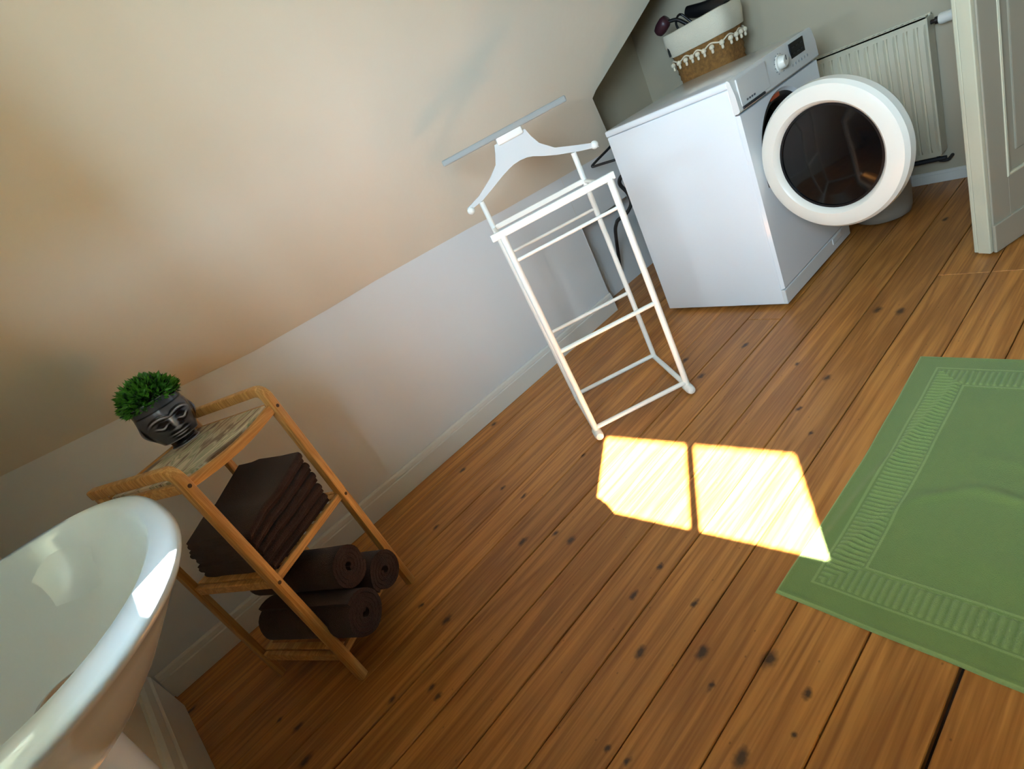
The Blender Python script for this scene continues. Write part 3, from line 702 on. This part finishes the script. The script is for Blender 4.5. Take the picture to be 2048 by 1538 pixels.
# hanger: two shoulders joined by a hub, then the flat shelf bar above
HB = BLp
def hp(s, z, n=0): return vv(HB + vw * s + vd * n + Vector((0, 0, z)))
hg = empty('hanger'); hg.parent = vr
mid = .188
sh = [(-.052, .868), (-.03, .878), (.03, .905), (.08, .932), (.105, .955), (.118, .985), (.125, 1.008)]
sh2 = [(.442, .852), (.40, .862), (.33, .885), (.275, .912), (.25, .94), (.238, .975), (.232, 1.006)]
bm = bmesh.new()
def strip(bm, top, bot, t=.010):
    F = []; Bk = []
    for (a, b) in zip(top, bot): F.append((bm.verts.new(hp(*a, -t / 2)), bm.verts.new(hp(*b, -t / 2)))); Bk.append((bm.verts.new(hp(*a, t / 2)), bm.verts.new(hp(*b, t / 2))))
    for i in range(len(F) - 1):
        bm.faces.new((F[i][0], F[i + 1][0], F[i + 1][1], F[i][1])); bm.faces.new((Bk[i][0], Bk[i][1], Bk[i + 1][1], Bk[i + 1][0]))
        bm.faces.new((F[i][0], Bk[i][0], Bk[i + 1][0], F[i + 1][0])); bm.faces.new((F[i][1], F[i + 1][1], Bk[i + 1][1], Bk[i][1]))
    for i in (0, -1): bm.faces.new((F[i][0], F[i][1], Bk[i][1], Bk[i][0]))
topL = [(-.055, .874), (.0, .892), (.06, .925), (.098, .955), (.112, .985), (.122, 1.012), (.178, 1.014), (.236, 1.012), (.245, .985), (.262, .952), (.305, .915), (.38, .888), (.445, .866)]
botL = [(-.055, .862), (.005, .874), (.06, .896), (.105, .915), (.135, .925), (.155, .930), (.180, .932), (.205, .930), (.225, .924), (.255, .910), (.30, .892), (.375, .868), (.445, .850)]
strip(bm, topL, botL, .012)
bmesh.ops.bevel(bm, geom=[e for e in bm.edges if e.is_manifold and e.calc_face_angle(0) > 1.2], offset=.0025, segments=2, affect='EDGES')
obj('shoulder_arms', bm, mat('pale_grey_lacquer', S(208, 210, 206), .35), hg, auto=35)
for s in (-.045, .435):
    bm = bmesh.new(); bmesh.ops.create_uvsphere(bm, u_segments=16, v_segments=10, radius=.014, matrix=Matrix.Translation(hp(s, .862))); obj('arm_end', bm, M['metal_white'], hg, smooth=True)
bm = bmesh.new(); box(bm, hp(mid - .008, 1.018), (.095, .03, .03), (vw, vd, Z), .006, 3); obj('hub', bm, M['metal_white'], hg, auto=40)
bm = bmesh.new(); box(bm, hp(.168, 1.036), (.46, .034, .020), (vw, vd, Z), .004, 2); obj('top_ledge', bm, mat('grey_lacquer', S(150, 152, 146), .45), hg)

# ------------------------------------------------------------------ BAMBOO SHELF
A = Vector((.636, -.116, 0)); B = Vector((.474, .147, 0)); uw = (B - A).normalized(); dvv = Vector((-.852, -.523, 0)).normalized(); DPT = .335
UW = (B - A).length
rot = math.atan2(uw.y, uw.x)
sh_root = empty('bamboo_shelf', A + uw * UW / 2 + dvv * DPT / 2, rot, label='three-tier bamboo shelf with curved side rails beside the white basin', cat='shelf')
# local frame: x along AB, y = towards room front is -dvv
ly = Vector((-math.sin(rot), math.cos(rot), 0)); sgn = 1 if ly.dot(dvv) > 0 else -1
def L3(u, d, z): return Vector((u - UW / 2, sgn * (d - DPT / 2), z))
lg = .0125
for u in (0, UW):
    # front leg, rounded shoulder and top rail in one bent bar, back leg apart
    bm = bmesh.new()
    rz = .757 if u == 0 else .769
    pts = smooth_path([L3(u, 0, 0), L3(u, 0, rz), L3(u, DPT + .010, rz)], .03, 7)
    prf = rrect(.026, .026, .005, 2)
    sweep(bm, pts, prf, up=(1, 0, 0)); obj('side_frame', bm, M['bamboo'], sh_root, auto=35)
    bm = bmesh.new(); bar(bm, L3(u, DPT, 0), L3(u, DPT, rz - .0125), .021, .021, up=Vector((1, 0, 0)), bev=.003); obj('leg', bm, M['bamboo'], sh_root)
    for z in (.090, .388, .712):
        bm = bmesh.new(); bar(bm, L3(u, .012, z), L3(u, DPT - .012, z), .015, .026, bev=.003); obj('side_rail', bm, M['bamboo_x'], sh_root)
    for z in (.388, .712):
        bm = bmesh.new(); lathe(bm, [(0, 0), (.005, 0), (.005, .002), (0, .0025)], L3(u, -.0117, z), 12, (Vector((1, 0, 0)), Vector((0, 0, 1)), Vector((0, -sgn, 0)))); obj('screw', bm, M['brass'], sh_root)
def slats(z, n, m, t=.008):
    for i in range(n):
        u = .022 + (UW - .044) * i / (n - 1)
        bm = bmesh.new(); bar(bm, L3(u, .013, z), L3(u, DPT - .013, z), .021, t, bev=.0015); obj('slat', bm, m, sh_root)
for z in (.096, .394):
    slats(z + .004, 8, M['bamboo_x'])
    for d in (.006, DPT - .006):
        bm = bmesh.new(); bar(bm, L3(.011, d, z - .004), L3(UW - .011, d, z - .004), .014, .022, bev=.003); obj('cross_rail', bm, M['bamboo_x'], sh_root)
# top tray: frame with slightly dipping front bar, marbled board inside
bm = bmesh.new(); pts = [L3(.011 + (UW - .022) * i / 10, .004, .712 - .012 * math.sin(PI * i / 10)) for i in range(11)]
sweep(bm, pts, rrect(.026, .016, .003, 2), up=(0, 0, 1)); obj('cross_rail', bm, M['bamboo_x'], sh_root, auto=35)
bm = bmesh.new(); bar(bm, L3(.011, DPT - .004, .716), L3(UW - .011, DPT - .004, .716), .014, .030, bev=.003); obj('cross_rail', bm, M['bamboo_x'], sh_root)
bm = bmesh.new()
TRT = .7275
def tf(u, v): return L3(.012 + u * (UW - .024), .014 + v * (DPT - .026), TRT - .010 * math.sin(PI * u) * (1 - v) ** 2)
grid(bm, tf, 12, 8)
r_ = bmesh.ops.extrude_face_region(bm, geom=bm.faces[:]); bmesh.ops.translate(bm, vec=(0, 0, -.008), verts=[v for v in r_['geom'] if isinstance(v, bmesh.types.BMVert)])
obj('tray_top', bm, M['tray'], sh_root, auto=40)

RM = Matrix.Translation(sh_root.location) @ Matrix.Rotation(rot, 4, 'Z')
def W3(u, d, z): return RM @ L3(u, d, z)
EU = (W3(1, 0, 0) - W3(0, 0, 0)).normalized(); ED = (W3(0, 1, 0) - W3(0, 0, 0)).normalized()

# folded brown towels on the middle tier: folds face the room
FT = ['bottom towel of the folded brown stack on the bamboo shelf', 'second towel from the bottom of the folded brown stack', 'third towel from the bottom in the folded brown stack',
      'second towel from the top of the folded brown stack', 'top towel of the folded brown stack with slumped raised corner']
zc_ = .4025
for k in range(5):
    t = .0085; L = .285 - .008 * k; path = []
    nl = 3; y = t / 2
    for layer in range(nl):
        a, b = (0, L) if layer % 2 == 0 else (L, 0)
        for i in range(9): path.append((a + (b - a) * i / 8, y))
        if layer < nl - 1:
            sg = 1 if b > a else -1; gp = t * 1.08
            for i in range(1, 6):
                th_ = PI * i / 6; path.append((b + sg * math.sin(th_) * gp / 2, y + gp / 2 - math.cos(th_) * gp / 2))
            y += gp
    hgt = y + t / 2
    uo = .030 + random.uniform(-.006, .006) - .004 * (k % 2); do = .012 + random.uniform(-.006, .010)
    wdt = .252 + random.uniform(-.012, .008)
    bm = bmesh.new(); cloth_prism(bm, path, t * .97, W3(uo, do, zc_) , ED, Z, EU, wdt, 16, .0016, k + 1.3, .005)
    for v in bm.verts:      # sag / bulge of the top towels towards the right front corner
        loc = v.co - W3(uo, do, zc_); uu = loc.dot(EU) / wdt; dd_ = loc.dot(ED) / L
        zb = W3(0, 0, .4025).z
        v.co.z = zb + (v.co.z - zb) * (1 + .32 * max(0, uu - .45) * (1 if k < 4 else 1) - .45 * max(0, .30 - uu))
        if k == 4: v.co.z += .018 * max(0, uu - .5) * max(0, min(1, dd_ * 1.6))
    o = obj('folded_towel', bm, M['towel'], auto=60); tag(o, FT[k], 'towel', 'brown folded towels on the middle tier')
    zc_ += hgt + .0026
    if k == 4: pass
# rolled towels on the lower tier
RT = ['rolled brown towel at the front left of the lower shelf tier', 'rolled brown towel at the right of the lower shelf tier', 'rolled brown towel lying on top of the two lower rolls']
def roll(u, d, z, R, seed, L=.335, sq=1.0):
    turns = 4.2; path = []; n = 110; t = (R - .012) / turns * .80
    for i in range(n + 1):
        q = i / n; a = q * turns * 2 * PI + seed; r = .010 + (R - .010 - t / 2) * q
        path.append((r * math.cos(a), r * math.sin(a) * sq))
    bm = bmesh.new(); o_ = W3(u, d, z)
    cloth_prism(bm, path, t, o_, EU, Z, ED, L, 8, .0022, seed, .006)
    return bm
for k, (u, d, z, R, sd, sq) in enumerate(((.064, -.095, .174, .067, .6, .98), (.208, -.075, .169, .063, 2.3, .98), (.134, -.072, .2825, .063, 4.4, .98))):
    bm = roll(u, d, z, R, sd, .36, sq); o = obj('rolled_towel', bm, M['towel'], auto=60); tag(o, RT[k], 'towel', 'brown rolled towels on the lower tier')

# face planter on the tray
pl = empty('face_planter', (.268, -.070, TRT + .0005), math.radians(8), label='black glazed face-shaped planter with bushy green plant on top shelf', cat='planter')
pl.scale = (1.17, 1.17, 1.17)
def face_r(t, a):
    """radius of the head at height share t, angle a (0 = nose)"""
    base = .034 + .028 * math.sin(min(1, t * 1.18 + .05) * PI * .62) ** 1.1
    if t < .14: base = .036 - .004 * math.sin(t / .14 * PI)
    g = lambda x, s: math.exp(-(x / s) ** 2)
    d = 0
    d += .010 * g(a, .16) * g(t - .46, .15) * (1 if t < .60 else .7)      # nose
    d += .004 * g(a, .26) * g(t - .36, .035)                            # nostrils
    d -= .004 * g(abs(a) - .42, .2) * g(t - .54, .07)                   # eye sockets
    d += .0042 * g(abs(a) - .44, .20) * g(t - .52 + .05 * g(abs(a) - .44, .2), .022)   # lids
    d += .0035 * g(abs(a) - .42, .30) * g(t - .66 + .25 * (abs(a) - .42) ** 2, .022)   # brows
    d += .0050 * g(a, .30) * g(t - .275, .022) + .0045 * g(a, .24) * g(t - .225, .020) # lips
    d += .003 * g(a, .3) * g(t - .14, .05)                              # chin
    d += .009 * g(abs(a) - 1.55, .13) * g(t - .46, .16)                 # ears
    return base + d
bm = bmesh.new(); NH, NA = 90, 160; PH = .125; V = []
for i in range(NH + 1):
    t = i / NH; V.append([bm.verts.new((face_r(t, ((2 * PI * j / NA + PI) % (2 * PI)) - PI) * math.cos(2 * PI * j / NA), .92 * face_r(t, ((2 * PI * j / NA + PI) % (2 * PI)) - PI) * math.sin(2 * PI * j / NA), t * PH)) for j in range(NA)])
for i in range(NH):
    for j in range(NA): k = (j + 1) % NA; bm.faces.new((V[i][j], V[i][k], V[i + 1][k], V[i + 1][j]))
bm.faces.new(V[0][::-1]); top = [bm.verts.new(v.co * .9 + Vector((0, 0, PH * .085))) for v in V[-1]]
inn = [bm.verts.new((v.co.x * .85, v.co.y * .85, PH * .9)) for v in V[-1]]
for j in range(NA): k = (j + 1) % NA; bm.faces.new((V[-1][j], V[-1][k], inn[k], inn[j]))
bm.faces.new(inn)
for v in top: bm.verts.remove(v)
obj('face_pot', bm, M['pot'], pl, smooth=True)
def leaves(name, n, m, seed, rad, par):
    rnd = random.Random(seed); bm = bmesh.new()
    for i in range(n):
        a = rnd.uniform(0, 2 * PI); e = math.asin(rnd.uniform(-.15, 1)); r = rad * rnd.uniform(.55, 1.0)
        d = Vector((math.cos(a) * math.cos(e), math.sin(a) * math.cos(e), math.sin(e) * .85))
        p = Vector((0, 0, PH - .004)) + d * r
        g = (d + Vector((rnd.uniform(-.6, .6), rnd.uniform(-.6, .6), rnd.uniform(-.3, .7)))).normalized(); sdv = g.orthogonal().normalized(); sdv.rotate(Matrix.Rotation(rnd.uniform(0, 6.28), 3, g))
        L = rnd.uniform(.010, .018); wdt = rnd.uniform(.0022, .0038); nn = g.cross(sdv)
        q = [p - sdv * wdt * .4, p + g * L * .5 - sdv * wdt + nn * .0012, p + g * L + nn * .004, p + g * L * .5 + sdv * wdt + nn * .0012, p + sdv * wdt * .4]
        bm.faces.new([bm.verts.new(x) for x in q])
    o = obj(name, bm, m, par); o['kind'] = 'stuff'; return o
leaves('foliage', 2600, M['leaf'], 3, .062, pl); leaves('foliage', 1900, M['leaf2'], 5, .056, pl)

# ------------------------------------------------------------------ BASIN
bs = empty('washbasin', wp(1.196, -.48, 0), math.atan2(WD.y, WD.x), label='white oval ceramic washbasin on a pedestal against the near wall', cat='basin')
def ring(bm, a, b, cn, z, n=2.35, N=96, clamp=-.604, cs=0.0):
    out = []
    for i in range(N):
        t = 2 * PI * i / N; c, s = math.cos(t), math.sin(t)
        r = (abs(c) ** n + abs(s) ** n) ** (-1 / n)
        y = cn + s * r * b
        out.append(bm.verts.new((cs + c * r * a, max(y, clamp) + .48, z)))
    return out
def loft(bm, rs):
    for A_, B_ in zip(rs, rs[1:]):
        n = len(A_)
        for i in range(n): j = (i + 1) % n; bm.faces.new((A_[i], A_[j], B_[j], B_[i]))
bm = bmesh.new()
ic = -.026
def oring(k, z): return ring(bm, .325 * k, .235 * k, -.502 - (1 - k) * .04, z, n=2.45)
RS = [oring(.22, .695), oring(.34, .702), oring(.47, .725), oring(.62, .75), oring(.73, .775), oring(.825, .80), oring(.915, .825), oring(.965, .840),
      ring(bm, .321, .232, -.502, .846, n=2.58), ring(bm, .325, .235, -.502, .851, n=2.58), ring(bm, .323, .233, -.502, .855, n=2.58), ring(bm, .315, .226, -.500, .8575, n=2.58),
      ring(bm, .292, .164, -.453, .8560, n=2.2, cs=ic, clamp=-.57), ring(bm, .285, .156, -.450, .853, n=2.2, cs=ic), ring(bm, .278, .149, -.449, .842, n=2.2, cs=ic), ring(bm, .250, .130, -.449, .812, n=2.2, cs=ic), ring(bm, .200, .100, -.452, .775, n=2.2, cs=ic), ring(bm, .140, .072, -.456, .754, cs=ic), ring(bm, .08, .048, -.460, .745, cs=ic), ring(bm, .03, .028, -.462, .743, n=2, cs=ic)]
loft(bm, RS); bm.faces.new(RS[-1]); bm.faces.new(RS[0][::-1])
obj('bowl', bm, M['ceramic'], bs, smooth=True)
bm = bmesh.new(); pk = .08; RS = [ring(bm, .105, .088, -.515, .002, cs=pk), ring(bm, .10, .085, -.515, .02, cs=pk), ring(bm, .078, .075, -.52, .10, cs=pk), ring(bm, .070, .070, -.52, .45, cs=pk), ring(bm, .074, .072, -.52, .62, cs=pk * .8), ring(bm, .085, .075, -.52, .712, cs=pk * .5)]
loft(bm, RS); bm.faces.new(RS[0][::-1]); bm.faces.new(RS[-1]); obj('pedestal', bm, M['ceramic'], bs, smooth=False, auto=50)
bm = bmesh.new(); lathe(bm, [(0, 0), (.031, 0), (.031, .003), (.024, .0045), (.02, .003), (0, .003)], (ic, .018, .7435), 32); obj('drain', bm, M['chrome'], bs, auto=40)
bm = bmesh.new(); lathe(bm, [(.018, 0), (.018, .10), (.014, .115), (0, .118)], (0, -.095, .861), 24)
tube(bm, smooth_path([(0, -.095, .945), (0, -.06, .962), (0, 0, .950), (0, .02, .925)], .03), .010, 14); bar(bm, (0, -.095, .985), (0, -.03, 1.01), .018, .008, bev=.003)
obj('tap', bm, M['chrome'], bs, auto=40)

# ------------------------------------------------------------------ BATH MAT
MX0, MX1, MY0, MY1 = 1.443, 2.13, .611, 1.497
bmx = bmesh.new(); nx, ny = 430, 540
rm_ = [(lambda: 0)]
def fold(x, y):
    h = 0
    # long soft ridges lying on the mat
    def ridge(p0, p1, wd, ht):
        d = Vector(p1) - Vector(p0); L = d.length; d.normalize(); r = Vector((x, y)) - Vector(p0); t = r.dot(d); s = r.dot(Vector((-d.y, d.x)))
        k = min(1, max(0, t / .10)) * min(1, max(0, (L - t) / .10)) if 0 < t < L else 0
        k = k * k * (3 - 2 * k)
        return ht * k * math.exp(-(s / wd) ** 2)
    h += ridge((1.49, .70), (1.60, .99), .013, .007) + ridge((1.56, .93), (1.70, 1.03), .014, .008) + ridge((1.63, 1.03), (2.05, .93), .015, .007)
    h += ridge((1.462, .68), (1.50, 1.08), .012, .008) + ridge((1.49, .98), (1.57, 1.46), .010, .006)
    h += ridge((1.62, .84), (1.98, .80), .03, .004) + ridge((1.66, 1.24), (2.1, 1.20), .03, .005) + ridge((1.60, 1.12), (1.95, 1.10), .022, .003)
    h += .0025 * (noise.noise(Vector((x * 4, y * 4, 0))) + .5)
    return h
def mat_h(x, y):
    u = x - MX0; v = y - MY0; U = MX1 - x; Vv = MY1 - y
    e = min(u, v, U, Vv)
    h = .005
    if e < .012: h = .0062 * min(1, e / .004) ** .5
    # ribbed frame band
    band0, band1 = .060, .122
    if band0 < e < band1:
        along = y if e in (u, U) else x
        h += .0040 * (.5 + .5 * math.sin(2 * PI * along / .0128)) * min(1, (e - band0) / .006, (band1 - e) / .006)
    elif band1 <= e: h += .0006
    if abs(e - .128) < .004: h += .0014
    if abs(e - .054) < .003: h += .0010
    return h
def mpos(i, j):
    u = i / nx; v = j / ny
    x = MX0 + u * (MX1 - MX0); y = MY0 + v * (MY1 - MY0)
    wob = .010 * math.sin(v * PI) * (1 - u) ** 6 + .003 * noise.noise(Vector((v * 5, 0, 7))) * (1 - u)
    z = mat_h(x, y) + fold(x, y) * min(1, min(u, v, 1 - u, 1 - v) * 12 + .15)
    return Vector((x + wob, y + .003 * noise.noise(Vector((u * 6, 3, 1))) * (1 - v), z + .0004))
V = [[bmx.verts.new(mpos(i, j)) for j in range(ny + 1)] for i in range(nx + 1)]
for i in range(nx):
    for j in range(ny): bmx.faces.new((V[i][j], V[i + 1][j], V[i + 1][j + 1], V[i][j + 1]))
edge = [V[i][0] for i in range(nx + 1)] + [V[nx][j] for j in range(1, ny + 1)] + [V[i][ny] for i in range(nx - 1, -1, -1)] + [V[0][j] for j in range(ny - 1, 0, -1)]
low = [bmx.verts.new((v.co.x, v.co.y, .0004)) for v in edge]
for i in range(len(edge)): j = (i + 1) % len(edge); bmx.faces.new((edge[i], low[i], low[j], edge[j]))
def weave(x, y):
    e = min(x - MX0, y - MY0, MX1 - x, MY1 - y)
    if e < .006: return .8
    if abs(e - .128) < .003 or abs(e - .054) < .002: return .7
    if .060 < e < .122:
        return .55 * (.5 + .5 * math.sin(2 * PI * (y if e in (x - MX0, MX1 - x) else x) / .0128))
    return 0.0
wv = []
for i in range(nx + 1):
    for j in range(ny + 1): wv.append(weave(MX0 + i / nx * (MX1 - MX0), MY0 + j / ny * (MY1 - MY0)))
wv += [0.3] * len(low)
o = obj('bath_mat', bmx, M['mat'], smooth=True)
at = o.data.attributes.new('weave', 'FLOAT', 'POINT'); at.data.foreach_set('value', wv) 
tag(o, 'green terry bath mat with ribbed border band lying on the floorboards', 'bath mat')
